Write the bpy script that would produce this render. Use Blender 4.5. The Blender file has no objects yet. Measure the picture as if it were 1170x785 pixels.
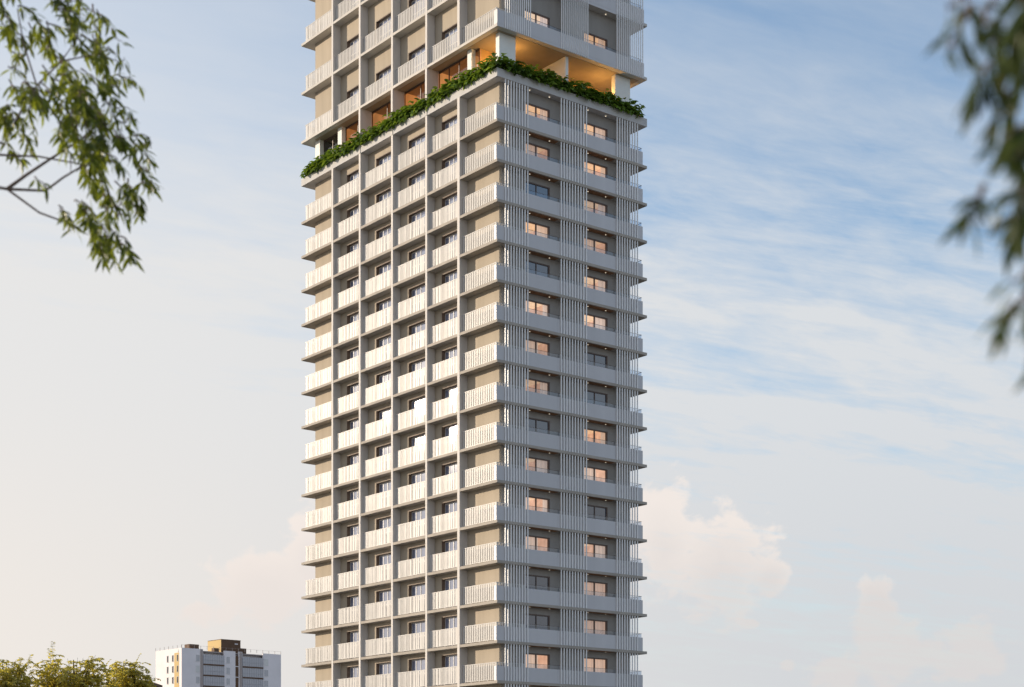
import bpy, math, random
from mathutils import Vector, Matrix, Quaternion
random.seed(7)
S = bpy.context.scene
COL = S.collection
R = math.radians

# ------------------------------------------------------------------ helpers
class MB:
    """Collects shapes, links them as one mesh."""
    def __init__(s): s.v, s.f, s.m = [], [], []
    def quad(s, pts, m=0):
        n = len(s.v); s.v += [tuple(p) for p in pts]; s.f.append(tuple(range(n, n+len(pts)))); s.m.append(m)
    def box(s, x0, x1, y0, y1, z0, z1, m=0):
        if x0 > x1: x0, x1 = x1, x0
        if y0 > y1: y0, y1 = y1, y0
        n = len(s.v)
        s.v += [(x0,y0,z0),(x1,y0,z0),(x1,y1,z0),(x0,y1,z0),(x0,y0,z1),(x1,y0,z1),(x1,y1,z1),(x0,y1,z1)]
        for q in ((0,3,2,1),(4,5,6,7),(0,1,5,4),(1,2,6,5),(2,3,7,6),(3,0,4,7)):
            s.f.append(tuple(n+i for i in q)); s.m.append(m)
    def tube(s, pts, rad, sides=6, m=0):
        pts = [Vector(p) for p in pts]
        if not isinstance(rad, (list, tuple)): rad = [rad]*len(pts)
        rings = []
        for i, p in enumerate(pts):
            d = (pts[min(i+1, len(pts)-1)] - pts[max(i-1, 0)])
            if d.length < 1e-9: d = Vector((0,0,1))
            d.normalize()
            a = d.orthogonal().normalized() if abs(d.z) > .9 else d.cross(Vector((0,0,1))).normalized()
            b = d.cross(a)
            n = len(s.v)
            for k in range(sides):
                t = 2*math.pi*k/sides
                s.v.append(tuple(p + (a*math.cos(t) + b*math.sin(t))*rad[i]))
            rings.append(n)
        for i in range(len(rings)-1):
            for k in range(sides):
                k2 = (k+1) % sides
                s.f.append((rings[i]+k, rings[i]+k2, rings[i+1]+k2, rings[i+1]+k)); s.m.append(m)
        s.f.append(tuple(rings[-1]+k for k in range(sides))); s.m.append(m)
        s.f.append(tuple(rings[0]+k for k in reversed(range(sides)))); s.m.append(m)
    def disc(s, c, r, n=10, h=.015, m=0, m2=None):
        s.tube([(c[0],c[1],c[2]), (c[0],c[1],c[2]-h)], r, n, m)
        if m2 is not None: s.m[-2] = m2; s.m[-1] = m2
    def leaf(s, base, d, up, ln, w, bend=.25, m=0, broad=False):
        """a leaf blade: two rows either side of a midrib, bent along its length"""
        d = d.normalized(); side = d.cross(up)
        if side.length < 1e-4: side = d.orthogonal()
        side.normalize(); nrm = side.cross(d).normalized()
        if broad: prof = ((0,.0),(.16,.75),(.45,1.),(.78,.55),(1.,.0))
        else:     prof = ((0,.05),(.28,.85),(.6,.9),(1.,.0))
        n = len(s.v); rows = len(prof)
        for t, k in prof:
            c = base + d*(ln*t) - nrm*(bend*ln*t*t)
            hw = w*.5*k
            s.v.append(tuple(c - side*hw + nrm*hw*.35)); s.v.append(tuple(c)); s.v.append(tuple(c + side*hw + nrm*hw*.35))
        for i in range(rows-1):
            a = n+3*i
            s.f.append((a, a+1, a+4, a+3)); s.m.append(m)
            s.f.append((a+1, a+2, a+5, a+4)); s.m.append(m)
    def mesh(s, name, mats, smooth=False):
        me = bpy.data.meshes.new(name)
        me.from_pydata(s.v, [], s.f)
        for m in (mats if isinstance(mats, (list, tuple)) else [mats]): me.materials.append(m)
        me.polygons.foreach_set('material_index', s.m)
        if smooth: me.polygons.foreach_set('use_smooth', [True]*len(s.f))
        me.update()
        return me

def put(name, me, parent=None, loc=(0,0,0)):
    o = bpy.data.objects.new(name, me); COL.objects.link(o)
    o.location = loc
    if parent: o.parent = parent
    return o
def empty(name, loc=(0,0,0), rz=0):
    o = bpy.data.objects.new(name, None); COL.objects.link(o)
    o.location = loc; o.rotation_euler = (0,0,rz); o.empty_display_size = .5
    return o
def tag(o, label, cat, group=None):
    o['label'] = label; o['category'] = cat
    if group: o['group'] = group
    return o

# ------------------------------------------------------------------ materials
def nodes(name):
    m = bpy.data.materials.new(name); m.use_nodes = True
    return m, m.node_tree, m.node_tree.nodes['Principled BSDF']
def N(t, kind, **kw):
    n = t.nodes.new(kind)
    for k, v in kw.items(): setattr(n, k, v)
    return n
def mottled(name, col, var=.12, scale=1.5, rough=.8, spec=.3, bump=0., streak=False, coat=0.):
    """a plain base colour with two octaves of soft mottling (and rain streaks) of its own"""
    m, t, b = nodes(name)
    tc = N(t, 'ShaderNodeTexCoord')
    mp = N(t, 'ShaderNodeMapping'); t.links.new(tc.outputs['Object'], mp.inputs[0])
    if streak: mp.inputs['Scale'].default_value = (1.6, 1.6, .22)
    n1 = N(t, 'ShaderNodeTexNoise'); n1.inputs['Scale'].default_value = scale; n1.inputs['Detail'].default_value = 6
    t.links.new(mp.outputs[0], n1.inputs['Vector'])
    rmp = N(t, 'ShaderNodeMapRange'); rmp.inputs[1].default_value = .3; rmp.inputs[2].default_value = .7
    rmp.inputs[3].default_value = 1-var; rmp.inputs[4].default_value = 1+var
    t.links.new(n1.outputs[0], rmp.inputs[0])
    info = N(t, 'ShaderNodeObjectInfo')
    r2 = N(t, 'ShaderNodeMapRange'); r2.inputs[3].default_value = .965; r2.inputs[4].default_value = 1.035
    t.links.new(info.outputs['Random'], r2.inputs[0])
    mul = N(t, 'ShaderNodeMath', operation='MULTIPLY'); t.links.new(rmp.outputs[0], mul.inputs[0]); t.links.new(r2.outputs[0], mul.inputs[1])
    vm = N(t, 'ShaderNodeVectorMath', operation='SCALE'); vm.inputs[0].default_value = col
    t.links.new(mul.outputs[0], vm.inputs['Scale']); t.links.new(vm.outputs[0], b.inputs['Base Color'])
    b.inputs['Roughness'].default_value = rough; b.inputs['Specular IOR Level'].default_value = spec
    b.inputs['Coat Weight'].default_value = coat
    if bump:
        n2 = N(t, 'ShaderNodeTexNoise'); n2.inputs['Scale'].default_value = 14; n2.inputs['Detail'].default_value = 4
        t.links.new(tc.outputs['Object'], n2.inputs['Vector'])
        bp = N(t, 'ShaderNodeBump'); bp.inputs['Strength'].default_value = bump; bp.inputs['Distance'].default_value = .02
        t.links.new(n2.outputs[0], bp.inputs['Height']); t.links.new(bp.outputs[0], b.inputs['Normal'])
    return m
def plain(name, col, rough=.5, spec=.5, metal=0., ior=1.5, em=None, es=0.):
    m, t, b = nodes(name)
    b.inputs['Base Color'].default_value = (*col, 1); b.inputs['Roughness'].default_value = rough
    b.inputs['Specular IOR Level'].default_value = spec; b.inputs['Metallic'].default_value = metal
    b.inputs['IOR'].default_value = ior
    if em: b.inputs['Emission Color'].default_value = (*em, 1); b.inputs['Emission Strength'].default_value = es
    return m
def clear_glass(name, tint, gloss):
    m, t, b = nodes(name); t.nodes.remove(b)
    o = t.nodes['Material Output']
    tr = N(t, 'ShaderNodeBsdfTransparent'); tr.inputs[0].default_value = (*tint, 1)
    gl = N(t, 'ShaderNodeBsdfGlossy'); gl.inputs['Roughness'].default_value = .03
    lw = N(t, 'ShaderNodeLayerWeight')
    pw = N(t, 'ShaderNodeMath', operation='POWER'); pw.inputs[1].default_value = 4; t.links.new(lw.outputs['Facing'], pw.inputs[0])
    fr = N(t, 'ShaderNodeMath', operation='MULTIPLY_ADD'); fr.inputs[1].default_value = .8; fr.inputs[2].default_value = gloss
    t.links.new(pw.outputs[0], fr.inputs[0])
    mx = N(t, 'ShaderNodeMixShader'); t.links.new(fr.outputs[0], mx.inputs[0])
    t.links.new(tr.outputs[0], mx.inputs[1]); t.links.new(gl.outputs[0], mx.inputs[2]); t.links.new(mx.outputs[0], o.inputs[0])
    return m
def leafy(name, c1, c2, scale, trans=.45, rough=.5, spec=.4):
    """leaf colour varying from clump to clump, with light passing through the blade"""
    m, t, b = nodes(name); o = t.nodes['Material Output']
    geo = N(t, 'ShaderNodeNewGeometry'); tc = N(t, 'ShaderNodeTexCoord')
    n1 = N(t, 'ShaderNodeTexNoise'); n1.inputs['Scale'].default_value = scale; n1.inputs['Detail'].default_value = 2
    t.links.new(tc.outputs['Object'], n1.inputs['Vector'])
    ad = N(t, 'ShaderNodeMath', operation='ADD'); t.links.new(n1.outputs[0], ad.inputs[0])
    sc = N(t, 'ShaderNodeMath', operation='MULTIPLY_ADD'); sc.inputs[1].default_value = .55; sc.inputs[2].default_value = -.27
    t.links.new(geo.outputs['Random Per Island'], sc.inputs[0]); t.links.new(sc.outputs[0], ad.inputs[1])
    cr = N(t, 'ShaderNodeMix', data_type='RGBA'); cr.inputs[6].default_value = (*c1,1); cr.inputs[7].default_value = (*c2,1)
    t.links.new(ad.outputs[0], cr.inputs[0])
    t.links.new(cr.outputs[2], b.inputs['Base Color'])
    b.inputs['Roughness'].default_value = rough; b.inputs['Specular IOR Level'].default_value = spec
    tl = N(t, 'ShaderNodeBsdfTranslucent')
    br = N(t, 'ShaderNodeVectorMath', operation='MULTIPLY'); br.inputs[1].default_value = (1.7,1.5,.7)
    t.links.new(cr.outputs[2], br.inputs[0]); t.links.new(br.outputs[0], tl.inputs[0])
    mx = N(t, 'ShaderNodeMixShader'); mx.inputs[0].default_value = trans
    t.links.new(b.outputs[0], mx.inputs[1]); t.links.new(tl.outputs[0], mx.inputs[2]); t.links.new(mx.outputs[0], o.inputs[0])
    return m
def glow(name, col, strength, var=.3, scale=(3,3,.4)):
    m, t, b = nodes(name)
    tc = N(t, 'ShaderNodeTexCoord'); mp = N(t, 'ShaderNodeMapping'); mp.inputs['Scale'].default_value = scale
    t.links.new(tc.outputs['Object'], mp.inputs[0])
    n1 = N(t, 'ShaderNodeTexNoise'); n1.inputs['Scale'].default_value = 1.5; n1.inputs['Detail'].default_value = 3
    t.links.new(mp.outputs[0], n1.inputs['Vector'])
    info = N(t, 'ShaderNodeObjectInfo')
    r2 = N(t, 'ShaderNodeMapRange'); r2.inputs[3].default_value = .62; r2.inputs[4].default_value = 1.25
    t.links.new(info.outputs['Random'], r2.inputs[0])
    r1 = N(t, 'ShaderNodeMapRange'); r1.inputs[1].default_value = .3; r1.inputs[2].default_value = .7
    r1.inputs[3].default_value = strength*(1-var); r1.inputs[4].default_value = strength*(1+var)
    t.links.new(n1.outputs[0], r1.inputs[0])
    mu = N(t, 'ShaderNodeMath', operation='MULTIPLY'); t.links.new(r1.outputs[0], mu.inputs[0]); t.links.new(r2.outputs[0], mu.inputs[1])
    b.inputs['Base Color'].default_value = (*[c*.5 for c in col], 1)
    # glow stands in for room lamps, warmer in some flats, whiter in others
    wn = N(t, 'ShaderNodeTexWhiteNoise', noise_dimensions='1D'); t.links.new(info.outputs['Random'], wn.inputs['W'])
    hm = N(t, 'ShaderNodeMix', data_type='RGBA'); t.links.new(wn.outputs['Value'], hm.inputs[0])
    hm.inputs[6].default_value = (col[0], col[1]*.90, col[2]*.78, 1); hm.inputs[7].default_value = (col[0], min(1,col[1]*1.14), min(1,col[2]*1.38), 1)
    t.links.new(hm.outputs[2], b.inputs['Emission Color']); t.links.new(mu.outputs[0], b.inputs['Emission Strength'])
    b.inputs['Roughness'].default_value = .8
    return m

M = {}
M['concrete'] = mottled('concrete', (.41,.375,.33), .10, .9, .85, .2, .15)
M['concrete_pale'] = mottled('concrete_pale', (.57,.545,.505), .08, .9, .8, .25, .1)
M['stucco'] = mottled('stucco', (.44,.38,.30), .07, 1.2, .9, .15, .2, True)
M['stucco_shaded'] = mottled('stucco_shaded', (.34,.32,.295), .07, 1.2, .9, .15, .2, True)  # same stucco as the sunlit side, with shade put into a greyer colour
M['fin_paint'] = mottled('fin_paint', (.60,.575,.55), .05, 1.1, .7, .3, .05, True)
M['panel'] = mottled('parapet_panel', (.565,.56,.575), .05, .5, .45, .5, .0, True)
M['slat'] = mottled('slat_aluminium', (.87,.865,.86), .03, 2, .4, .5)
M['rail'] = mottled('railing_white', (.58,.57,.555), .05, 1.5, .35, .05)
M['white_frame'] = plain('white_frame', (.60,.60,.60), .4, .2)
M['brown'] = mottled('brown_lining', (.17,.125,.095), .15, 2, .6)
M['bronze'] = plain('bronze_frame', (.10,.062,.045), .45, .5)
M['wood'] = mottled('wood_soffit', (.30,.15,.075), .25, 3, .6)
M['door_glass'] = plain('door_glass', (.235,.27,.395), .032, .9, 0, 2.0)  # blue base colour stands in for the sky reflected in the doors
M['dark_glass'] = plain('dark_window_glass', (.035,.045,.075), .04, .9, 0, 1.75)
M['clear'] = clear_glass('clear_glass', (.90,.92,.95), .06)
M['guard'] = clear_glass('guard_glass', (.74,.80,.88), .09)
M['glow_ceiling'] = glow('glowing_room_ceiling', (1.,.69,.40), .345, .22)  # ceiling, walls and curtains emit in place of lamplight falling on them
M['glow_wall'] = glow('glowing_room_wall', (1.,.63,.42), .23, .4, (1.3,1.3,.9))
M['glow_curtain'] = glow('glow_curtain', (1.,.70,.50), .28, .25, (9,9,.1))
M['glow_pink'] = glow('glowing_sheer_curtain', (1.,.70,.54), .28, .25, (9,9,.1))
M['lamp'] = plain('lamp_face', (.9,.9,.85), .5, em=(1.,.85,.62), es=.7)
M['lounge'] = glow('glowing_lounge_wall', (1.,.44,.13), .24, .35, (.8,.8,.4))  # lounge walls glow themselves, in place of lamps inside
M['dark_room'] = plain('dark_room', (.07,.06,.05), .8)
M['terrace_wood'] = mottled('terrace_panel', (.58,.36,.14), .12, 1.2, .7)
M['pillar_white'] = mottled('pillar_white', (.80,.81,.78), .04, 1., .7)
M['planter_face'] = mottled('planter_face', (.56,.555,.555), .08, .8, .8, .2, .1, True)
M['terrace_soffit'] = mottled('terrace_soffit', (.37,.30,.22), .08, 1., .8)
M['hedge'] = leafy('hedge_leaf', (.024,.070,.014), (.23,.36,.06), 1.6, .35, .42, .5)
M['hedge_stem'] = plain('hedge_stem', (.07,.10,.03), .7)
M['soil'] = plain('soil', (.05,.035,.025), .95)

# ------------------------------------------------------------------ camera (eye 1.6 m above the ground, looking level, lens shifted up)
EYE, F, CX, HY, W, H = 1.6, 1895., 585., 918., 1170., 785.
cam = bpy.data.cameras.new('camera'); co = bpy.data.objects.new('camera', cam); COL.objects.link(co)
co.location = (0,0,EYE); co.rotation_euler = (R(90),0,0)
cam.sensor_fit = 'HORIZONTAL'; cam.sensor_width = 36; cam.lens = F/W*36
cam.shift_y = (HY - H/2)/W
cam.clip_start = .05; cam.clip_end = 20000
cam.dof.use_dof = True; cam.dof.focus_distance = 128; cam.dof.aperture_fstop = 2.9
S.camera = co
def at(px, py, d):
    """the place seen at a spot of the photo, d metres ahead"""
    return Vector(((px-CX)/F*d, d, EYE + (HY-py)/F*d))

# ------------------------------------------------------------------ the tower
TW, TL = 15.2, 28.3                       # the two visible sides
AZ = math.atan2(.617, .787)
CORNER = Vector((-1.11, 123.9, 0))
tower = empty('apartment_tower', CORNER, AZ)
tag(tower, 'tall pale residential tower of stacked balconies with a planted terrace near its top', 'tower')
ROT = Matrix.Rotation(AZ, 3, 'Z')
def seen(me, loc):
    """whether a part reaches the picture (with a margin)"""
    xs = [v.co for v in me.vertices]
    lo = [min(c[i] for c in xs) for i in range(3)]; hi = [max(c[i] for c in xs) for i in range(3)]
    pys = []
    for x in (lo[0],hi[0]):
        for y in (lo[1],hi[1]):
            for z in (lo[2],hi[2]):
                p = CORNER + ROT @ (Vector((x,y,z)) + Vector(loc))
                pys.append(HY - F*(p.z-EYE)/p.y)
    return max(pys) > -8 and min(pys) < 795

FINS = [(4.73,5.03),(9.06,9.31),(13.89,14.14),(18.72,18.97),(23.02,23.27)]
BAYS = [(5.03,9.06,.92),(9.31,13.89,1.12),(14.14,18.72,1.20),(18.97,23.02,1.0)]   # right fin, left fin, wall left of the door
UW, VW, XR, YL = .74, .70, 14.0, 27.15    # wall planes
WIN = [(3.10,5.66),(9.02,11.59)]
HEAD = 2.69; WHEAD = 2.49
T = .21                                   # slab thickness
GROUPS = [(.80,3.04),(6.24,8.90),(12.0,14.28)]

def slab_mesh(kind):
    b = MB(); b.box(0, TW, 0, TL, 0, T)
    return b.mesh('floor_slab', M['concrete'] if kind == 'low' else M['concrete_pale'])
def soffit_mesh(x0, x1):
    b = MB(); b.box(x0, x1, .16, VW-.01, -.022, -.002)
    return b.mesh('soffit', M['wood'])
def wall_mesh(h):
    b = MB()
    z0, z1 = T, h
    b.box(UW, UW+.2, VW, 4.73, z0, z1)
    for ya, yb, g in BAYS:
        o0, o1 = ya+.12, yb-g
        b.box(UW, UW+.2, o1, yb, z0, z1)
        b.box(UW, UW+.2, ya-.3, o0, z0, z1)
        b.box(UW, UW+.2, o0, o1, HEAD, z1)
    b.box(UW, UW+.2, 23.02, YL, z0, z1)
    xs = [UW+.2]
    for x0, x1 in WIN:
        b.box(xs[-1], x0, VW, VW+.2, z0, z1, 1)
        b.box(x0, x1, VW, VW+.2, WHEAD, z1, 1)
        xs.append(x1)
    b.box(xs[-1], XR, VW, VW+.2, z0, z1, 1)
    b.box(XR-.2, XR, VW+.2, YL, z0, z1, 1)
    b.box(UW+.2, XR-.2, YL-.2, YL, z0, z1)
    return b.mesh('wall', [M['stucco'], M['stucco_shaded']])

def bars(b, p0, p1, axis, fixed, rng, fine):
    """upright flat bars between two posts, with a top rail and short feet"""
    lo, hi = p0, p1
    def bx(a0, a1, d0, d1, z0, z1):
        if axis == 'y': b.box(fixed+d0, fixed+d1, a0, a1, z0, z1)
        else: b.box(a0, a1, fixed+d0, fixed+d1, z0, z1)
    bx(lo, hi, -.025, .025, 1.575, 1.625)
    bx(lo, hi, -.018, .018, .30, .335)
    p = lo + .03
    while p < hi - .04:
        if fine: w, g = .14, .085
        else:
            w, g = rng.choice(((.10,.06),(.10,.055),(.22,.06),(.30,.08),(.16,.05),(.24,.04)))
        w = min(w, hi - .02 - p)
        if w > .02: bx(p, p+w, -.010, .012, .335, 1.575)
        p += w + g
    n = max(2, int((hi-lo)/.95)+1)
    for i in range(n):
        q = lo + .06 + (hi-lo-.12)*i/(n-1)
        bx(q-.025, q+.025, -.016, .016, T, .30)
UR = .27
rails = []
for i, (ya, yb, g) in enumerate(BAYS):
    b = MB(); bars(b, ya, yb, 'y', UR, random.Random(20+i), False)
    rails.append((b.mesh('balcony_railing', M['rail'])))
rails_fine = []
for i, (ya, yb, g) in enumerate(BAYS):
    b = MB(); bars(b, ya, yb, 'y', UR, random.Random(40+i), True)
    rails_fine.append((b.mesh('balcony_railing', M['rail'])))
b = MB(); bars(b, .40, 4.73, 'y', UR, random.Random(3), True)
bars(b, UR+.05, 3.1, 'x', .47, random.Random(4), True)
rail_corner = b.mesh('corner_railing', M['rail'])
b = MB(); bars(b, 23.27, 28.06, 'y', UR, random.Random(5), False); bars(b, UR+.04, 3.2, 'x', 28.04, random.Random(6), False)
rail_end = b.mesh('end_railing', M['rail'])

def parapet_mesh(kind):
    b = MB()
    if kind == 'low': b.box(.03, 14.86, .14, .39, T+.004, 1.31)
    else: b.box(.01, 14.86, -.012, .39, .006, 1.26)
    # panel joints are shallow grooves left between thin facing sheets
    y = .14 if kind == 'low' else -.012
    for k in range(5):
        x0 = .03 + k*2.966; b.box(x0+.006, x0+2.96, y-.008, y, T+.02, 1.30 if kind == 'low' else 1.25)
    return b.mesh('parapet', M['panel'])
def guard_mesh(kind):
    b = MB(); z0 = 1.312 if kind == 'low' else 1.262
    b.quad([(3.12,.246,z0),(14.82,.246,z0),(14.82,.246,1.62),(3.12,.246,1.62)]); b.quad([(14.826,.26,T),(14.826,5.2,T),(14.826,5.2,1.62),(14.826,.26,1.62)])
    b.box(3.10, 14.85, .235, .257, 1.62, 1.64, 1); b.box(14.80, 14.845, .267, 5.2, 1.62, 1.645, 1)
    return b.mesh('glass_guard', [M['guard'], M['bronze']])
def louvre_mesh(g, h, n):
    b = MB(); x0, x1 = g; y0, y1 = (.04,.10) if h < 4 else (-.075,-.025)
    for i in range(n):
        x = x0 + (x1-.10-x0)*i/(n-1)
        b.box(x, x+(.085 if h < 4 else .07), y0, y1, (T+.002 if h < 4 else .03), h-.002)
    return b.mesh('louvre_screen', M['slat'])
def louvre_meshes(h):
    if h > 4: return [louvre_mesh((.72,3.22), h, 13), louvre_mesh((6.2,8.95), h, 14), louvre_mesh((11.9,14.75), h, 14)]
    return [louvre_mesh(GROUPS[0], h, 9), louvre_mesh(GROUPS[1], h, 10), louvre_mesh(GROUPS[2], h, 9)]

# windows of the shaded side: frame > pane, interior
def win_frame(i):
    x0, x1 = WIN[i]; b = MB(); y0, y1 = VW-.012, VW+.13; z0, z1 = T+.002, WHEAD-.002
    f = .09
    b.box(x0+.002, x0+f, y0, y1, z0, z1); b.box(x1-.14, x1-.002, y0, y1, z0, z1)
    b.box(x0+f, x1-.14, y0, y1, z1-.10, z1); b.box(x0+f, x1-.14, y0, y1, z0, z0+.08)
    xm = (x0+x1)/2 - .05
    b.box(xm-.04, xm+.04, y0+.02, y1, z0+.08, z1-.10)
    return b.mesh('window', M['bronze'])
def win_pane(i, m):
    x0, x1 = WIN[i]; b = MB(); b.quad([(x0+.09,VW+.05,T+.08),(x1-.14,VW+.05,T+.08),(x1-.14,VW+.05,WHEAD-.10),(x0+.09,VW+.05,WHEAD-.10)])
    return b.mesh('pane', m)
def room_mesh(i, style):
    """the room behind, glowing by itself in place of lamps: ceiling, walls and a drawn or half drawn curtain"""
    rng = random.Random(style*5+i)
    x0, x1 = WIN[i]; x0 -= .35; x1 += .35; y0, y1 = VW+.22, VW+3.4; z1 = 2.82
    b = MB()
    b.quad([(x0,y1,T),(x1,y1,T),(x1,y1,z1),(x0,y1,z1)], 1)
    b.quad([(x0,y0,T),(x0,y1,T),(x0,y1,z1),(x0,y0,z1)], 1)
    b.quad([(x1,y0,T),(x1,y1,T),(x1,y1,z1),(x1,y0,z1)], 1)
    b.quad([(x0,y0,z1),(x1,y0,z1),(x1,y1,z1),(x0,y1,z1)], 0)
    b.quad([(x0,y0,T+.01),(x1,y0,T+.01),(x1,y1,T+.01),(x0,y1,T+.01)], 3)
    def curtain(a, c):
        n = max(4, int((c-a)/.11)); yc = y0+.12
        for k in range(n):
            xa, xb = a+(c-a)*k/n, a+(c-a)*(k+1)/n
            ya, yb = yc+.05*math.sin(k*2.4), yc+.05*math.sin((k+1)*2.4)
            b.quad([(xa,ya,T+.03),(xb,yb,T+.03),(xb,yb,2.6),(xa,ya,2.6)], 2)
    w = x1-x0
    if style == 0: curtain(x1-w*.32, x1-.1); b.box(x0+.5, x1-1.3, y1-.1, y1-.05, 1.5, 2.1, 3)
    elif style == 1: curtain(x0+.15, x0+w*.36); curtain(x1-w*.24, x1-.1)
    elif style == 2: curtain(x0+.15, x1-.15)
    elif style == 3: curtain(x0+.2, x0+w*.62); b.box(x1-1.2, x1-.5, y1-.06, y1-.02, 1.2, 1.9, 3)
    else:
        curtain(x1-w*.46, x1-.1); b.tube([(x0+w*.4,y0+1.5,z1),(x0+w*.4,y0+1.5,2.25)], .015, 4, 3); b.tube([(x0+w*.4,y0+1.5,2.25),(x0+w*.4,y0+1.5,2.0)], [.06,.22], 10, 2)
    return b.mesh('interior', [M['glow_ceiling'], M['glow_wall'], M['glow_pink'] if style == 2 else M['glow_curtain'], M['dark_room']])
frames = [win_frame(0), win_frame(1)]
panes_clear = [win_pane(i, M['clear']) for i in (0,1)]
panes_dark = [win_pane(i, M['dark_glass']) for i in (0,1)]
rooms = [[room_mesh(i, s) for s in range(5)] for i in (0,1)]

# balcony doors of the sunlit side: brown lining and white frame > pane
DU = UW + .32
door_meshes, door_panes = [], []
for ya, yb, g in BAYS:
    o0, o1 = ya+.12, yb-g
    b = MB(); z0, z1 = T+.002, HEAD-.002
    b.box(UW+.012, DU+.10, o1-.05, o1-.002, z0, z1, 1); b.box(UW+.012, DU+.10, o0+.002, o0+.05, z0, z1, 1)
    b.box(UW+.012, DU+.10, o0+.05, o1-.05, z1-.05, z1, 1)
    n = 5; st = (o1-.05-o0-.05)/n
    for k in range(n+1):
        y = o0+.05+st*k; b.box(DU-.02, DU+.05, max(y-.032, o0+.052), min(y+.032, o1-.052), z0, z1-.05, 0)
    for zc, hh in ((z0+.06,.06),(1.46,.04),(z1-.10,.05)):
        for k in range(n):
            y = o0+.05+st*k; b.box(DU-.015, DU+.045, y+.032, y+st-.032, zc-hh, zc+hh, 0)
    door_meshes.append(b.mesh('balcony_door', [M['white_frame'], M['brown']]))
    b = MB(); b.box(DU+.01, DU+.02, o0+.06, o1-.06, z0+.02, z1-.06)
    door_panes.append(b.mesh('pane', M['door_glass']))
def lamp_mesh(h):
    b = MB(); b.disc((0,0,h-.026), .055, 10, .03, 0, 1); return b.mesh('ceiling_light', [M['white_frame'], M['lamp']])

slab_low, slab_up, soffits = slab_mesh('low'), slab_mesh('up'), [soffit_mesh(3.2,6.1), soffit_mesh(9.05,11.85)]
par_low, par_up, gu_low, gu_up = parapet_mesh('low'), parapet_mesh('up'), guard_mesh('low'), guard_mesh('up')
cache = {}
def kit(h):
    if h not in cache: cache[h] = (wall_mesh(h), louvre_meshes(h), lamp_mesh(h))
    return cache[h]

def floor(z, h, kind, lit, styles):
    wall, louv, lamp = kit(h)
    def P(name, me, parent=tower, loc=None):
        if loc is None: loc = (0,0,z)
        if not seen(me, loc if parent is tower else (0,0,z)): return None
        return put(name, me, parent, loc)
    sl = P('floor_slab', slab_low if kind == 'low' else slab_up)
    if sl and kind == 'low':
        for me in soffits: put('soffit', me, sl)
    P('wall', wall)
    for me in (rails if kind == 'low' else rails_fine): P('balcony_railing', me)
    P('corner_railing', rail_corner); P('end_railing', rail_end)
    pa = P('parapet', par_low if kind == 'low' else par_up)
    if pa: put('glass_guard', gu_low if kind == 'low' else gu_up, pa)
    for me in louv: P('louvre_screen', me)
    for i in (0,1):
        w = P('window', frames[i])
        if not w: continue
        if lit[i]:
            put('pane', panes_clear[i], w); put('interior', rooms[i][styles[i]], w)
        else: put('pane', panes_dark[i], w)
    for me, pm in zip(door_meshes, door_panes):
        d = P('balcony_door', me)
        if d: put('pane', pm, d)
    if kind == 'low':
        for x in (3.45, 5.4, 9.3, 11.15):
            P('ceiling_light', lamp, tower, (x, .42, z))
    else:
        for x in (5.4, 11.15): P('ceiling_light', lamp, tower, (x, .42, z))

Z = lambda n: 51 - 3*n + EYE
#        window left of the shaded side, window right
LIT = [(1,1),(1,1),(0,1),(1,1),(0,1),(1,1),(1,0),(1,0),(0,1),(1,1),(1,0),(1,1),(0,1),(0,1),(1,1),(1,1)]
STY = [(0,4),(3,1),(0,0),(4,3),(0,0),(1,4),(3,0),(0,0),(0,1),(4,3),(1,0),(3,4),(0,2),(0,2),(3,2),(1,2)]
LIT = LIT + [(1,1)]; STY = STY + [(0,0)]
ZP = 54.37 + EYE; ZU = [58.11+EYE, 62.41+EYE, 66.71+EYE, 71.01+EYE]
# floor 0 stands on slab 0 and carries the planter
for n in range(0, 16):
    floor(Z(n), 3.37 if n == 0 else 3.0, 'low', LIT[n], STY[n])
floor(ZU[0], 4.30, 'up', (1,1), (0,0)); floor(ZU[1], 4.30, 'up', (1,1), (0,1)); floor(ZU[2], 4.30, 'up', (1,1), (0,0))
put('roof', slab_up, tower, (0,0,ZU[3]))
b = MB(); b.box(.8, 14.2, .8, 27.3, 0, Z(15)); put('podium', b.mesh('podium', M['stucco']), tower)

# fins: tall narrow piers, interrupted only where the terrace columns stand back
for k, (y0, y1) in enumerate(FINS):
    b = MB(); u0 = -.012
    levels = [Z(n) for n in range(16, -1, -1)]
    b.box(u0, UW+.002, y0, y1, Z(15)+T, ZP-.0)
    b.box(u0, UW+.002, y0+.001, y1-.001, 0, Z(15))
    if k in (1,2,3): b.box(u0-.02, 1.12, y0, y1, ZP+.64, ZU[0]); b.box(-.04, 0.02, y0+.02, y1-.02, ZP+.002, ZP+.64)
    b.box(u0, UW+.002, y0, y1, ZU[0]+T, ZU[3])
    put('fin', b.mesh('fin', M['fin_paint']), tower)

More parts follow.
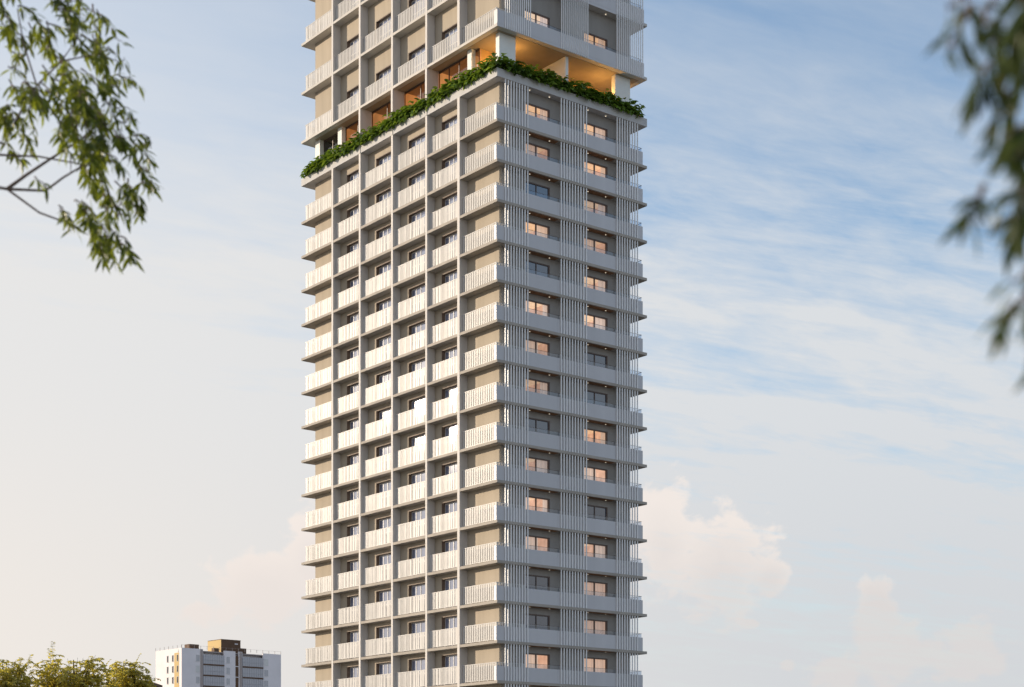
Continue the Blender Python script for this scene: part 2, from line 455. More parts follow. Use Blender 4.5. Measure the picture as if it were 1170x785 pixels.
# the planted terrace
b = MB(); z0, z1 = 0, .63
b.box(0, TW, 0, .10, z0, z1); b.box(0, .10, .10, TL, z0, z1); b.box(TW-.1, TW, .10, TL, z0, z1); b.box(.10, TW-.1, TL-.1, TL, z0, z1)
b.box(.10, TW-.1, .10, TL-.1, z0, z0+.24)
b.box(.66, TW-.1, .62, .68, .24, z1-.06); b.box(.60, .66, .62, TL-.1, .24, z1-.06)
b.box(.10, .60, .10, TL-.1, .24, .50, 1); b.box(.60, TW-.1, .10, .62, .24, .50, 1)
put('planter', b.mesh('planter', [M['planter_face'], M['soil']]), tower, (0,0,ZP))
hT = ZU[0] - ZP
zt = .242
pillars = [(.74,2.30,.70,1.13),(12.40,14.0,.70,1.13),(.74,1.12,4.20,4.73),(.74,1.12,22.83,23.45),(.74,1.25,26.40,27.15)]
for x0,x1,y0,y1 in pillars:
    b = MB(); b.box(x0,x1,y0,y1, zt, hT); put('pillar', b.mesh('pillar', M['pillar_white']), tower, (0,0,ZP))
b = MB(); b.box(7.25,7.53,.70,3.72, zt, hT); put('terrace_wall', b.mesh('terrace_wall', M['pillar_white']), tower, (0,0,ZP))
b = MB(); b.box(1.30, 14.0, 3.75, 3.85, zt, hT); put('back_wall', b.mesh('back_wall', M['terrace_wood']), tower, (0,0,ZP))
b = MB(); b.box(.45, 14.7, .45, 26.8, hT-.022, hT-.003); put('soffit', b.mesh('soffit', M['terrace_soffit']), tower, (0,0,ZP))
# glazed lounge along the sunlit side, one front per bay
fronts = [(3.75,4.20,1),(5.03,9.06,3),(9.31,13.89,2),(14.14,18.72,2),(18.97,22.83,2),(23.45,26.40,2)]
fronts[0] = (3.75,4.95,1)
for ya, yb, n in fronts:
    b = MB(); u = 1.14; top = hT-.02
    for k in range(n+1):
        y = ya + (yb-ya)*k/n; b.box(u, u+.08, max(ya,y-.035), min(yb,y+.035), zt, top)
    for k in range(n):
        a, c = ya+(yb-ya)*k/n+.036, ya+(yb-ya)*(k+1)/n-.036
        b.box(u+.005, u+.075, a, c, top-.16, top); b.box(u+.005, u+.075, a, c, zt, zt+.1)
    w = put('terrace_window', b.mesh('terrace_window', M['bronze']), tower, (0,0,ZP))
    b = MB(); b.quad([(u+.04,ya+.03,zt+.1),(u+.04,yb-.03,zt+.1),(u+.04,yb-.03,top-.16),(u+.04,ya+.03,top-.16)]); put('pane', b.mesh('pane', M['clear']), w)
    b = MB(); x1 = u+2.4
    m = 0 if yb < 23.3 else 1
    b.quad([(x1,ya,zt),(x1,yb,zt),(x1,yb,hT-.01),(x1,ya,hT-.01)], m)
    b.quad([(u+.1,yb-.01,zt),(x1,yb-.01,zt),(x1,yb-.01,hT-.01),(u+.1,yb-.01,hT-.01)], m)
    b.quad([(u+.1,ya+.01,zt),(x1,ya+.01,zt),(x1,ya+.01,hT-.01),(u+.1,ya+.01,hT-.01)], m)
    b.quad([(u+.1,ya,hT-.012),(u+.1,yb,hT-.012),(x1,yb,hT-.012),(x1,ya,hT-.012)], m)
    put('interior', b.mesh('interior', [M['lounge'], M['dark_room']]), w)
b = MB()
b.tube([(.86,2.4,1.62),(.86,26.9,1.62)], .035, 6)
for y in (2.4,3.6,6.9,11.2,16.2,20.6,25.0,26.8): b.box(.84,.88,y-.02,y+.02,zt,2.35 if y in (3.6,6.9,25.0) else 1.62)
put('terrace_railing', b.mesh('terrace_railing', M['white_frame']), tower, (0,0,ZP))
# the terrace's own warm lamps
def lamp(x, y, z, power, size=.12):
    l = bpy.data.lights.new('terrace_lamp', 'POINT'); l.energy = power; l.color = (1.,.52,.14); l.shadow_soft_size = size
    o = bpy.data.objects.new('terrace_lamp', l); COL.objects.link(o); o.parent = tower; o.location = (x,y,ZP+z)
for x, y, z, p in ((3.1,2.0,2.6,48),(11.7,1.6,2.2,66),(1.7,2.9,2.4,28),(9.0,3.2,2.2,14),(14.4,2.6,2.2,14)): lamp(x,y,z,p)

# hedges in the planter: broad leaves on arching stems
def hedge(name, along, length, start, label, seed):
    rng = random.Random(seed); fol, st = MB(), MB()
    p = start
    while p < length:
        for row in (.20, .42):
            big = rng.uniform(1.0, 1.6)*(1.22 if along == 'x' else 1.2)
            base = Vector((p+rng.uniform(-.12,.12), row+rng.uniform(-.06,.06), .50))
            for k in range(32):
                a = rng.uniform(0, 2*math.pi); lean = rng.uniform(.10, 1.0)**.8
                hgt = big*rng.uniform(.12,.80)*(1-.35*lean); out = lean*.45*big
                dr = Vector((math.cos(a), math.sin(a), 0))
                tip = base + dr*out + Vector((0,0,hgt))
                tip.y = max(tip.y, -.22 + .2*rng.random()) if tip.z > .62 else max(tip.y, .12)
                mid = base*.5 + tip*.5 + Vector((0,0,.12*big))
                st.tube([base, mid, tip], [.014,.011,.007], 4)
                d = (dr + Vector((0,0,rng.uniform(-.75,.35)))).normalized()
                ln = rng.uniform(.30,.52); fol.leaf(tip, d, Vector((0,0,1)), ln, ln*rng.uniform(.68,.95), rng.uniform(.15,.5), 0, True)
        p += rng.uniform(.36,.5)
    def conv(b):
        if along == 'y': b.v = [(y, x, z) for x, y, z in b.v]; b.f = [tuple(reversed(f)) for f in b.f]
    conv(fol); conv(st)
    e = empty(name, CORNER + Vector((0,0,ZP)), AZ)
    put('foliage', fol.mesh('foliage', M['hedge'], True), e); put('stems', st.mesh('stems', M['hedge_stem']), e)
    tag(e, label, 'hedge'); return e
hedge('planter_hedge', 'y', 27.75, .75, 'bright green broad-leaved hedge in the planter along the sunlit left side of the tower', 11)
hedge('planter_hedge', 'x', 14.4, .3, 'dark green broad-leaved hedge in the planter along the shaded right side of the tower', 12)

# ------------------------------------------------------------------ white apartment block far behind
M['b_white'] = mottled('block_white', (.85,.80,.81), .05, .3, .85)
M['b_cream'] = plain('block_yellow', (.62,.45,.20), .85)
M['b_brown'] = mottled('block_brown', (.145,.085,.052), .1, .6, .8)
M['b_pil'] = plain('block_pilaster', (.42,.36,.34), .85)
M['b_glass'] = plain('block_glass', (.50,.49,.52), .25, .6)
M['b_dark'] = plain('block_dark_glass', (.05,.05,.06), .12, .6)
M['b_rail'] = plain('block_railing', (.40,.40,.42), .6)
M['b_curtain'] = plain('block_blind', (.75,.74,.72), .8)
D0 = 443.
bc = at(207.6, 740, D0); BH = bc.z
block = empty('apartment_block', (bc.x, bc.y, 0), math.atan2(.661,.75))
tag(block, 'distant white apartment block with glazed balconies and brown rooftop boxes left of the tower', 'building')
BL, BD = 31.5, 13.9
bdir = Vector((.75,.661)); bdir.normalize()
def bx_at(px):
    t = (px-CX)/F; return (bc.y*t - bc.x)/(bdir.x - bdir.y*t)
def by_at(px):
    t = (px-CX)/F; return (bc.y*t - bc.x)/(-bdir.y - bdir.x*t)
FH = 12.4/F*D0*1.012
st1 = (bx_at(232), bx_at(256)); st2 = (bx_at(277), bx_at(300.5)); bs = (bx_at(269), bx_at(272.7))
b = MB()
segs = [0, *st1, *bs, *st2, BL]
for a, c in ((0,st1[0]),(st1[1],bs[0]),(bs[1],st2[0]),(st2[1],BL)): b.box(a, c, 0, .4, 0, BH)
b.box(0, BL, 1.5, 1.9, 0, BH-.4); b.box(0, .4, .4, BD, 0, BH); b.box(BL-.4, BL, .4, BD, 0, BH); b.box(.4, BL-.4, BD-.4, BD, 0, BH)
y2, y1 = by_at(199.2), by_at(204.6)
b.box(-.03, 0, y1, y2, 0, BH-1.2, 1)
put('wall', b.mesh('wall', [M['b_white'], M['b_cream']]), block)
b = MB(); b.box(.4, BL-.4, .4, BD-.4, BH-.7, BH-.4); put('roof', b.mesh('roof', M['b_pil']), block)
for px in (230.2, 275): 
    x = bx_at(px); b = MB(); b.box(x-.35, x+.35, -.15, -.002, 0, BH-.1); put('pilaster', b.mesh('pilaster', M['b_pil']), block)
rows = 8
top0 = BH - 2.0
def bwin(x, w, z, h, face, style):
    f = MB(); p = MB()
    def q(mb, a0,a1,d0,d1,z0,z1,m=0):
        if face == 'f': mb.box(a0,a1,d0,d1,z0,z1,m)
        else: mb.box(d0,d1,a0,a1,z0,z1,m)
    q(f, x-w/2, x-w/2+.1, -.06,-.002, z-h/2, z+h/2); q(f, x+w/2-.1, x+w/2, -.06,-.002, z-h/2, z+h/2)
    q(f, x-w/2+.1, x+w/2-.1, -.06,-.002, z+h/2-.1, z+h/2); q(f, x-w/2-.06, x+w/2+.06, -.10,-.062, z-h/2-.1, z-h/2)
    if face == 'f': q(f, x-.03, x+.03, -.055, -.002, z-h/2, z+h/2-.1)
    o = put('window', f.mesh('window', M['b_curtain'] if face == 'f' else M['b_rail']), block)
    q(p, x-w/2+.1, x+w/2-.1, -.03,-.004, z-h/2, z+h/2-.1)
    put('pane', p.mesh('pane', style), o)
for r in range(rows):
    z = top0 - r*FH
    for px, w in ((226,1.15),(260.6,1.15),(304,1.4)):
        x = bx_at(px)
        zz = z - .45
        bwin(x, w, zz, 1.75, 'f', M['b_curtain'] if (px, r) in ((226,1),(304,0)) else M['b_glass'])
    for px in (191.6, 197.5, 203.0):
        bwin(by_at(px), .85, z-.55, 1.75, 's', M['b_dark'])
    for a, c in (st1, st2):
        s = MB(); s.box(a+.02, c-.02, -.25, 1.5, z-2.25, z-2.0); s.box(a+.02, c-.02, -.25, -.15, z-2.0, z-1.9)
        bal = put('balcony', s.mesh('balcony', M['b_brown']), block)
        g = MB(); n = 9
        g.box(a+.1, c-.1, -.10, -.06, z-1.9, z+FH-2.3, 0)
        for k in range(n+1):
            x = a+.06+(c-a-.12)*k/n; g.box(x-.05, x+.05, -.14, -.101, z-2.0, z+FH-2.26, 1)
        g.box(a+.1, c-.1, -.15, -.142, z-.95, z-.86, 1)
        put('glazing', g.mesh('glazing', [M['b_glass'], M['b_rail']]), bal)
    s = MB(); s.box(bs[0]+.02, bs[1]-.02, .05, .3, z-2.0, z+FH-2.2, 0); s.box(bs[0]+.02, bs[1]-.02, .0, .3, z-2.2, z-2.0, 1)
    put('stair_panel', s.mesh('stair_panel', [M['b_brown'], M['b_white']]), block)
b = MB(); b.box(0, BL, 0, .4, BH-FH*rows-2.6, BH-FH*rows-2.2); 
def roofbox(px0, px1, d0, d1, h, side, nm='roof_box'):
    b = MB(); x0, x1 = bx_at(px0), bx_at(px1)
    b.box(x0, x1, d0, d1, BH-.6, BH+h, 0)
    if side:
        b.box(x0-.04, x0-.002, d0+.05, d1, BH-.4, BH+h-.02, 1); b.box(x0-.04, x1+.04, d0-.04, d1, BH+h, BH+h+.15, 0)
        b.box((x0+x1)/2+1.2, (x0+x1)/2+2.2, d0-.05, d0-.002, BH+h-1.1, BH+h-.8, 2)
    return put('roof_box', b.mesh('roof_box', [M['b_brown'], M['b_cream'], M['b_white']]), block)
roofbox(218.5, 229.5, 1.0, 3.5, 1.25, False)
roofbox(255.5, 277.5, 1.2, 8.2, 3.1, True)
roofbox(277.6, 285, 1.6, 6, 1.15, False); roofbox(247, 252.5, 1.0, 2.4, .65, False)
b = MB()
for i in range(17):
    x = BL*i/16; b.box(x-.04, x+.04, .1, .18, BH, BH+.85)
for i in range(7):
    y = BD*i/6; b.box(.1, .18, y+.2, y+.28, BH, BH+.85)
b.box(0, BL, .12, .16, BH+.8, BH+.83)
put('roof_railing', b.mesh('roof_railing', M['b_pil']), block)

# the corner of a brown building showing beside the third tree
bb = at(172.6, 779, 300.)
b = MB(); hb = bb.z
bw = empty('brown_building', (bb.x-4, bb.y, 0)); tag(bw, 'dark brown flat-roofed building peeking out beside the small tree', 'building')
b.box(-4, 4, 0, 9, 0, hb-.5); put('wall', b.mesh('wall', M['b_brown']), bw)
b = MB(); b.box(-4.15, 4.15, -.15, 9.15, hb-.5, hb); put('roof', b.mesh('roof', M['b_brown']), bw)
b = MB()
for r in range(6):
    for k in range(4): b.box(-3.4+k*1.9, -2.3+k*1.9, -.03, -.002, 1.5+r*3, 2.9+r*3)
put('window', b.mesh('window', M['b_glass']), bw)

# ------------------------------------------------------------------ trees
M['bark'] = mottled('bark', (.085,.062,.045), .3, 6, .9, .2, .4)
M['bark_grey'] = mottled('bark_grey', (.16,.12,.10), .25, 8, .9, .2, .3)
M['leaf_gold'] = leafy('leaf_golden', (.225,.22,.05), (.53,.50,.15), .9, .62)
M['leaf_olive'] = leafy('leaf_olive', (.019,.034,.008), (.21,.275,.032), 3.0, .5, .4, .5)
M['leaf_dark'] = leafy('leaf_dark', (.016,.032,.010), (.075,.11,.022), 4.0, .35, .45, .4)

def far_tree(px, top, d, rad, seed, label, crown_h=4.6, n=1):
    rng = random.Random(seed)
    c = at(px, top, d); H_ = c.z
    e = empty('leafy_tree', (c.x, c.y, 0)); tag(e, label, 'tree', 'trees in front of the far buildings')
    tr, fo = MB(), MB()
    cz = H_ - crown_h*.5
    tr.tube([(0,0,0),(.05,.02,cz*.35),(-.04,.05,cz*.65),(.05,0,cz),(0,0,H_-.5)], [.20,.16,.13,.09,.02], 7)
    br = MB()
    nb = int(64*rad*n)
    for i in range(nb):
        t = rng.uniform(-.55, .90)
        a = rng.uniform(0, 2*math.pi)
        rr = rad*math.sqrt(max(.03, 1-abs(t)**2.2))*rng.uniform(.55,1.05)
        tip = Vector((rr*math.cos(a), rr*math.sin(a), cz + t*crown_h*.5))
        b0 = Vector((0,0,max(cz*.5, tip.z-rad*1.3)))
        mid = b0*.45+tip*.55+Vector((0,0,.3))
        br.tube([b0, mid, tip], [.030,.016,.006], 4)
        # sprays of leaflets fan out from the branch and droop at the ends
        for s in range(rng.randint(8,11)):
            f = rng.uniform(.35, 1.)
            o = (b0.lerp(mid, f*2) if f < .5 else mid.lerp(tip, f*2-1))
            dr = Vector((rng.gauss(0,1), rng.gauss(0,1), rng.gauss(.35,.6))).normalized()
            L = rng.uniform(.35,.75); p = o.copy(); pts = [p.copy()]
            k = 0
            nst = 8
            for k in range(nst):
                dr = (dr + Vector((0,0,-.10))).normalized(); p = p + dr*(L/nst); pts.append(p.copy())
                for sg in (-1,1):
                    sd = dr.cross(Vector((0,0,1)))
                    if sd.length < .01: sd = Vector((1,0,0))
                    sd.normalize()
                    ld = (dr*.6 + sd*sg*rng.uniform(.5,1.) + Vector((0,0,rng.uniform(-.5,.2)))).normalized()
                    ln = rng.uniform(.10,.19); fo.leaf(p, ld, Vector((rng.gauss(0,.6), rng.gauss(0,.6), 1)), ln, ln*.48, .3)
            br.tube([pts[0], pts[len(pts)//2], pts[-1]], [.006,.004,.002], 3)
    put('trunk', tr.mesh('trunk', M['bark']), e)
    put('branches', br.mesh('branches', M['bark']), e)
    put('crown', fo.mesh('crown', M['leaf_gold']), e)
    return e
far_tree(3, 746, 78, 2.1, 31, 'golden green tree at the left edge, leftmost of the three distant crowns', 4.6)
far_tree(84, 742, 80, 2.35, 32, 'widest and tallest golden green tree, between the two smaller crowns', 4.8)
far_tree(148, 752, 84, 1.35, 33, 'small narrow golden green tree nearest to the white apartment block', 4.2, 1.25)

def near_tree(name, d, trunk_x, limbs, twigs, mat, label, seed, leaf_len, depth, root):
    """limbs and twigs are lines of photo points at about d metres; every twig carries hanging leaves"""
    rng = random.Random(seed)
    base = Vector((trunk_x, d+.4, 0))
    e = empty(name, base); tag(e, label, 'tree')
    tr, br, fo = MB(), MB(), MB()
    rt = [Vector(p) for p in root]
    tr.tube([p-base for p in rt], [.16,.13,.10,.07][:len(rt)], 8)
    px = d/F
    def P(q, z=0): v = at(q[0], q[1], d); v.y += z; return v - base
    for l, r0 in limbs:
        pts = [P(q, (q[2] if len(q) > 2 else 0)) for q in l]
        n = len(pts); br.tube(pts, [r0*(1-.6*i/(n-1)) for i in range(n)], 6)
    for tw in twigs:
        pts0, dens = tw[0], tw[1]
        zj = rng.uniform(-depth, depth); sub = []
        for i in range(len(pts0)-1):
            a, c = P(pts0[i], zj), P(pts0[i+1], zj+rng.uniform(-.1,.1))
            n = max(2, int((c-a).length/(leaf_len*.28)))
            for k in range(n): sub.append(a.lerp(c, k/n))
        sub.append(P(pts0[-1], zj))
        for i in range(1, len(sub)-1): sub[i] = sub[i] + Vector((rng.gauss(0,1), rng.gauss(0,1), rng.gauss(0,1)))*leaf_len*.05
        br.tube(sub, [.0055*(1-.7*i/len(sub)) for i in range(len(sub))], 4)
        for i in range(1, len(sub)):
            td = (sub[i]-sub[i-1]).normalized()
            for s in range(int(dens*2.3 + rng.random())):
                a = rng.uniform(0, 2*math.pi)
                o = Vector((math.cos(a), math.sin(a), 0))
                dr = (o*rng.uniform(.35,.9) + td*rng.uniform(.1,.8) + Vector((0,0,-rng.uniform(.15,1.15)))).normalized()
                ln = leaf_len*rng.uniform(.6,1.25)
                pet = sub[i] + dr*ln*.12
                fo.leaf(pet, dr, Vector((rng.gauss(0,.6), rng.gauss(0,.6), 1)), ln, ln*rng.uniform(.19,.27), rng.uniform(.05,.35))
    put('trunk', tr.mesh('trunk', M['bark']), e); put('branches', br.mesh('branches', M['bark_grey']), e)
    put('foliage', fo.mesh('foliage', mat), e)
    return e

DL = 10.0
limbs = [([(-330,330),(-160,250),(-40,207),(8,216)], .022), ([(8,216),(30,200),(57,182),(92,160),(112,140)], .011),
         ([(8,216),(52,218),(72,203),(92,191),(120,172)], .009), ([(8,216),(45,243),(80,256),(100,268)], .008),
         ([(-300,170),(-60,172),(0,177),(45,179),(95,188)], .010), ([(81,175),(81,198)], .005),
         ([(-280,120),(-80,130),(5,165),(25,125),(42,98),(27,50),(20,10)], .010), ([(42,98),(70,70),(88,45),(95,-20)], .006),
         ([(70,70),(110,62),(135,70)], .005), ([(-100,30),(10,-10),(55,-25),(75,20)], .007)]
tw = []
rg = random.Random(99)
for (x, y, dx, dy, dn) in [(60,-12,18,24,1.3),(92,-14,4,34,1.3),(75,20,22,-6,1.3),(88,12,28,4,1.0),(95,10,12,24,1.3),(112,12,14,14,1.2),(105,14,0,24,1.2),
        (30,14,12,14,1.1),(33,28,18,6,1.0),(42,40,14,2,1.0),(60,38,22,6,1.4),(78,28,14,20,1.6),(80,42,22,10,1.8),(88,48,20,14,1.8),(95,60,24,8,1.5),(110,62,36,10,1.5),(118,68,12,28,1.4),
        (128,72,8,22,1.2),(72,55,0,30,1.7),(62,62,20,20,1.7),(50,72,20,22,1.7),(58,82,24,6,1.6),(78,80,20,18,1.7),(45,92,18,18,1.4),(66,96,12,10,1.2),(86,104,26,6,1.4),(92,110,20,16,1.4),
        (28,112,4,30,1.2),(34,110,8,24,1.2),(46,116,8,16,1.4),(56,118,10,24,1.7),(64,122,20,14,1.6),(76,118,14,22,1.8),(88,120,18,14,1.7),(100,118,16,20,1.7),(122,120,20,14,1.4),(130,126,24,8,1.3),
        (60,140,14,26,1.3),(70,148,10,26,1.5),(82,142,12,26,1.9),(94,140,10,30,2.0),(106,140,14,22,2.0),(118,138,16,26,2.0),(130,140,14,24,1.9),(142,146,18,16,1.5),(150,156,24,4,1.2),
        (92,168,6,26,2.0),(104,166,8,30,2.1),(116,164,10,30,2.1),(128,166,12,30,2.0),(142,168,14,22,1.8),(150,172,14,24,1.5),(152,196,18,2,.9),
        (98,190,4,18,1.7),(112,194,6,26,2.0),(122,196,10,28,2.0),(134,194,12,26,1.9),(144,206,14,22,1.7),(116,218,4,26,1.9),(126,222,10,22,1.8),(138,218,14,20,1.7),(150,222,12,6,1.2),
        (80,254,10,10,1.6),(90,248,14,6,1.4),(86,256,6,18,1.2),(104,246,10,10,1.2),(104,262,10,20,1.9),(112,254,14,18,1.7),(116,268,8,22,1.9),(128,276,10,22,1.9),(138,282,12,14,1.6),(122,290,2,14,1.4),(146,278,12,16,1.3),(150,290,8,8,1.0),(150,274,14,2,.7),
        (-8,10,14,18,2.2),(0,30,12,12,2.0),(-12,50,20,4,1.6),(4,64,14,10,1.6),(8,74,12,4,1.2),(-10,95,16,14,2.0),(0,100,12,24,1.9),(-8,120,14,20,2.1),(6,128,8,20,1.6),(-8,140,14,20,1.8),(2,150,8,14,1.5),(-14,-6,16,24,2.),(-16,30,22,16,2.),(2,44,16,12,1.7),(-4,78,20,10,1.7),(10,90,10,18,1.4),(-16,104,20,22,2.),(4,118,10,22,1.8),(-14,132,18,22,2.),(18,134,6,18,1.2),(8,140,8,16,1.5),(14,30,12,14,1.5),(22,44,12,16,1.2),(10,20,6,10,1.6),(18,8,8,-4,1.2),(14,-4,10,16,1.7),(26,2,8,10,1.2),(-4,0,10,12,1.8)]:
    if x > 50: x, y = x-8, y-13
    m = (x+dx*.5+rg.uniform(-3,3), y+dy*.5+rg.uniform(-4,1))
    tw.append(([(x,y), m, (x+dx, y+dy)], dn*.95))
    if x < 56: continue
    ox, oy = rg.uniform(-9,7), rg.uniform(-8,8)
    tw.append(([(x+ox,y+oy), (m[0]+ox*.8,m[1]+oy), (x+dx+ox*.6, y+dy+oy*.7)], dn*.5))
near_tree('foreground_tree', DL, -5.6, limbs, tw, M['leaf_olive'], 'slender-leaved tree whose drooping branches fill the upper left corner', 51, .086, .45,
          [(-5.6,DL+.4,0),(-5.5,DL+.3,2.2),(-5.2,DL+.1,3.8),(-4.83,DL,4.7)])
DR = 2.45
limbs = [([(1500,120),(1330,40),(1200,-30),(1150,-25),(1130,10)], .011), ([(1200,-30),(1175,60),(1150,110)], .007), ([(1330,40),(1230,150),(1170,170),(1130,195)], .007),
         ([(1230,150),(1190,300),(1165,350),(1140,370)], .006)]
tw = []
for (x, y, dx, dy, dn) in [(1122,-10,-8,36,.9),(1105,8,-20,6,.4),(1150,-20,6,50,1.5),(1165,0,8,60,1.8),(1140,20,-4,50,1.1),(1160,40,-14,50,1.8),(1150,60,-22,36,1.7),(1135,80,-14,26,1.6),(1165,62,-6,46,1.8),
        (1152,95,-4,36,1.2),(1175,85,-4,30,1.3),(1190,20,-6,60,1.6),(1195,70,-10,40,1.5),(1130,70,12,40,1.3),
        (1165,180,-30,18,1.2),(1150,190,-34,24,1.6),(1160,200,-30,40,1.8),(1165,210,-10,50,1.6),(1185,190,-10,50,1.8),(1140,206,-18,34,1.6),(1195,215,-12,40,1.3),
        (1190,312,-22,12,.4),(1184,348,-20,18,1.2),(1175,360,-16,50,1.2),(1165,368,-34,24,.9),(1190,370,-10,60,1.3),(1186,365,4,40,1.2)]:
    x += 8; y -= 26
    tw.append(([(x,y), (x+dx*.5, y+dy*.45), (x+dx, y+dy)], dn))
near_tree('foreground_tree', DR, 2.1, limbs, tw, M['leaf_dark'], 'blurred dark tree hanging into the right edge close to the viewer', 52, .059, .15,
          [(2.1,DR+.4,0),(2.0,DR+.3,1.5),(1.65,DR+.1,2.25),(1.183,DR,2.632)])

# ------------------------------------------------------------------ ground
M['ground'] = mottled('ground', (.16,.155,.14), .25, .05, .95)
b = MB(); b.quad([(-6000,-3000,0),(6000,-3000,0),(6000,9000,0),(-6000,9000,0)])
g = put('ground', b.mesh('ground', M['ground'])); g['kind'] = 'structure'

# ------------------------------------------------------------------ light
SAZ, SEL = R(-74), R(13.0)                # sun direction: left of the view, low
sd = Vector((math.sin(SAZ)*math.cos(SEL), math.cos(SAZ)*math.cos(SEL), math.sin(SEL)))
sl = bpy.data.lights.new('sun', 'SUN'); so = bpy.data.objects.new('sun', sl); COL.objects.link(so)
sl.energy = 3.1; sl.angle = R(.53); sl.color = (1., .835, .645)
so.rotation_euler = sd.to_track_quat('Z', 'Y').to_euler()

w = bpy.data.worlds.new('World'); S.world = w; w.use_nodes = True
t = w.node_tree; t.nodes.clear()
L = t.links.new
def val(n, x):
    if isinstance(x, (int, float)): n.default_value = x
    else: L(x, n)
def mth(op, a, b=0., c=None, clamp=False):
    n = N(t, 'ShaderNodeMath', operation=op); n.use_clamp = clamp
    val(n.inputs[0], a); val(n.inputs[1], b)
    if c is not None: val(n.inputs[2], c)
    return n.outputs[0]
def ramp(x, a, b, lo=0., hi=1.):
    n = N(t, 'ShaderNodeMapRange', interpolation_type='SMOOTHSTEP')
    val(n.inputs[0], x); n.inputs[1].default_value = a; n.inputs[2].default_value = b
    n.inputs[3].default_value = lo; n.inputs[4].default_value = hi
    return n.outputs[0]
def mixc(f, a, b):
    n = N(t, 'ShaderNodeMix', data_type='RGBA'); val(n.inputs[0], f)
    for i, c in ((6, a), (7, b)):
        if isinstance(c, tuple): n.inputs[i].default_value = (*c, 1)
        else: L(c, n.inputs[i])
    return n.outputs[2]
def noise(vec, scale, detail=6, rough=.55, dist=0.):
    n = N(t, 'ShaderNodeTexNoise'); n.inputs['Scale'].default_value = scale; n.inputs['Detail'].default_value = detail
    n.inputs['Roughness'].default_value = rough; n.inputs['Distortion'].default_value = dist
    L(vec, n.inputs['Vector']); return n.outputs[0]
def comb(x, y, z=0.):
    n = N(t, 'ShaderNodeCombineXYZ'); val(n.inputs[0], x); val(n.inputs[1], y); val(n.inputs[2], z); return n.outputs[0]

out = N(t, 'ShaderNodeOutputWorld')
sky = N(t, 'ShaderNodeTexSky', sky_type='NISHITA'); sky.sun_disc = False
sky.sun_elevation = SEL; sky.sun_rotation = SAZ
sky.air_density = 1.; sky.dust_density = .6; sky.ozone_density = 2.
bg = N(t, 'ShaderNodeBackground'); bg.inputs[1].default_value = .135; L(sky.outputs[0], bg.inputs[0])

tc = N(t, 'ShaderNodeTexCoord'); sep = N(t, 'ShaderNodeSeparateXYZ'); L(tc.outputs['Generated'], sep.inputs[0])
dx, dy, dz = sep.outputs
el = mth('MULTIPLY', mth('ARCSINE', dz), 57.2958)                    # degrees above the horizon
az = mth('MULTIPLY', mth('ARCTAN2', dx, dy), 57.2958)                # degrees right of north (the way the street looks)
sun_cos = mth('ADD', mth('ADD', mth('MULTIPLY', dx, sd.x), mth('MULTIPLY', dy, sd.y)), mth('MULTIPLY', dz, sd.z))
# thin high cloud: a veil that thickens towards the horizon and the sun, broken into long streaks
zz = mth('ADD', mth('MAXIMUM', dz, 0.), .12)
u = mth('DIVIDE', dx, zz); v = mth('DIVIDE', dy, zz)
ur = mth('ADD', mth('MULTIPLY', u, .93), mth('MULTIPLY', v, .36)); vr = mth('SUBTRACT', mth('MULTIPLY', v, .93), mth('MULTIPLY', u, .36))
big = noise(comb(ur, vr, 3.1), .9, 4, .5)
streak = noise(comb(mth('MULTIPLY', ur, .9), mth('MULTIPLY', vr, 3.4), 7.7), 1.6, 9, .62, .5)
ripple = noise(comb(mth('MULTIPLY', u, 3.2), mth('ADD', mth('MULTIPLY', v, 5.), mth('MULTIPLY', u, -2.2)), 1.3), 3.2, 6, .6, .3)
base = ramp(el, 8., 28., .97, .25)
side = ramp(az, -17., 9., .32, 0.)
tex = mth('ADD', mth('MULTIPLY', mth('SUBTRACT', big, .5), 1.0), mth('ADD', mth('MULTIPLY', mth('SUBTRACT', streak, .5), 2.4), mth('MULTIPLY', mth('SUBTRACT', ripple, .5), 1.2)))
texr = mth('MULTIPLY', tex, ramp(az, -14., 4., .25, 1.))
veil = mth('ADD', mth('ADD', base, side), mth('MULTIPLY', texr, mth('MULTIPLY', ramp(el, 3., 12., .15, .85), ramp(el, 18., 25., 1., .30))), None, True)
warm = ramp(sun_cos, .05, .75)
veil_col = mixc(warm, (.655,.675,.70), (.915,.845,.775))
veil_col = mixc(ramp(el, 4., 16., 0., .55), veil_col, (.74,.775,.81))
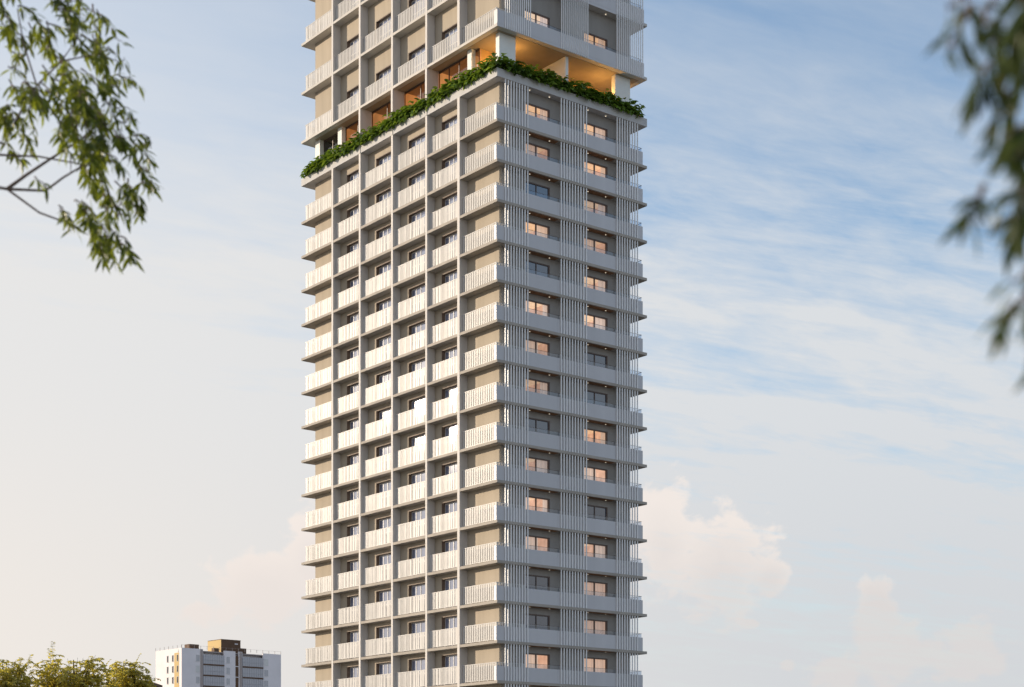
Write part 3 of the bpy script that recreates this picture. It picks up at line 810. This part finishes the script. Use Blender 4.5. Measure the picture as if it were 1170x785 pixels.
# heaped clouds low down: knots of direction (azimuth, height, width, height of knot), ragged by noise
sky_uv = comb(mth('MULTIPLY', az, .8), mth('MULTIPLY', el, 1.05), 2.)
rag = noise(sky_uv, 1.0, 8, .56, .25)
rag2 = noise(sky_uv, .38, 3, .5)
heap = None
for a0, e0, wa, we in ((5.2,9.2,1.5,2.1),(7.2,8.2,1.9,2.3),(3.4,8.6,2.0,2.2),(8.7,7.5,1.0,.9),(12.4,6.2,.8,1.7),(13.1,4.8,1.5,1.3),(15.5,5.0,1.6,1.2),(11.0,4.4,1.2,.9),(-8.6,7.4,2.0,1.6),(-6.8,8.4,1.5,2.0),(8.2,6.1,.42,.22),(9.4,4.7,.4,.3),(-10.6,6.4,1.2,.5),(30,7,6,3),(-32,7,7,3)):
    qa = mth('DIVIDE', mth('SUBTRACT', az, a0), wa); qe = mth('DIVIDE', mth('SUBTRACT', el, e0), we)
    d = mth('SUBTRACT', 1., mth('POWER', mth('ADD', mth('MULTIPLY', qa, qa), mth('MULTIPLY', qe, qe)), .6))
    heap = d if heap is None else mth('SMOOTH_MAX', heap, d, .3)
heap = mth('ADD', mth('MULTIPLY', heap, .9), mth('ADD', mth('MULTIPLY', mth('SUBTRACT', rag, .5), 2.2), mth('MULTIPLY', mth('SUBTRACT', rag2, .5), .7)))
hm = mth('MULTIPLY', ramp(heap, .0, .42), ramp(el, 4.2, 7.6, .62, .88))
lit = mth('ADD', mth('SUBTRACT', el, mth('MULTIPLY', heap, 2.2)), mth('MULTIPLY', mth('SUBTRACT', rag, .5), 3.))
heap_col = mixc(ramp(lit, 5.2, 9.2), (.735,.69,.67), (.90,.82,.765))
heap_col = mixc(mth('MULTIPLY', warm, .8), heap_col, (.97,.86,.785))
c1 = mixc(hm, veil_col, heap_col)
cover = mth('MAXIMUM', veil, mth('MULTIPLY', hm, .9))
bg2 = N(t, 'ShaderNodeBackground'); L(c1, bg2.inputs[0]); bg2.inputs[1].default_value = .575
mx = N(t, 'ShaderNodeMixShader'); L(cover, mx.inputs[0]); L(bg.outputs[0], mx.inputs[1]); L(bg2.outputs[0], mx.inputs[2])
L(mx.outputs[0], out.inputs[0])

S.view_settings.view_transform = 'Standard'; S.view_settings.look = 'None'; S.view_settings.gamma = 1
S.view_settings.use_curve_mapping = False; S.view_settings.exposure = .8
S.render.engine = 'CYCLES'
S.cycles.max_bounces = 6; S.cycles.transparent_max_bounces = 16
S.cycles.use_denoising = True; S.cycles.denoising_prefilter = 'ACCURATE'
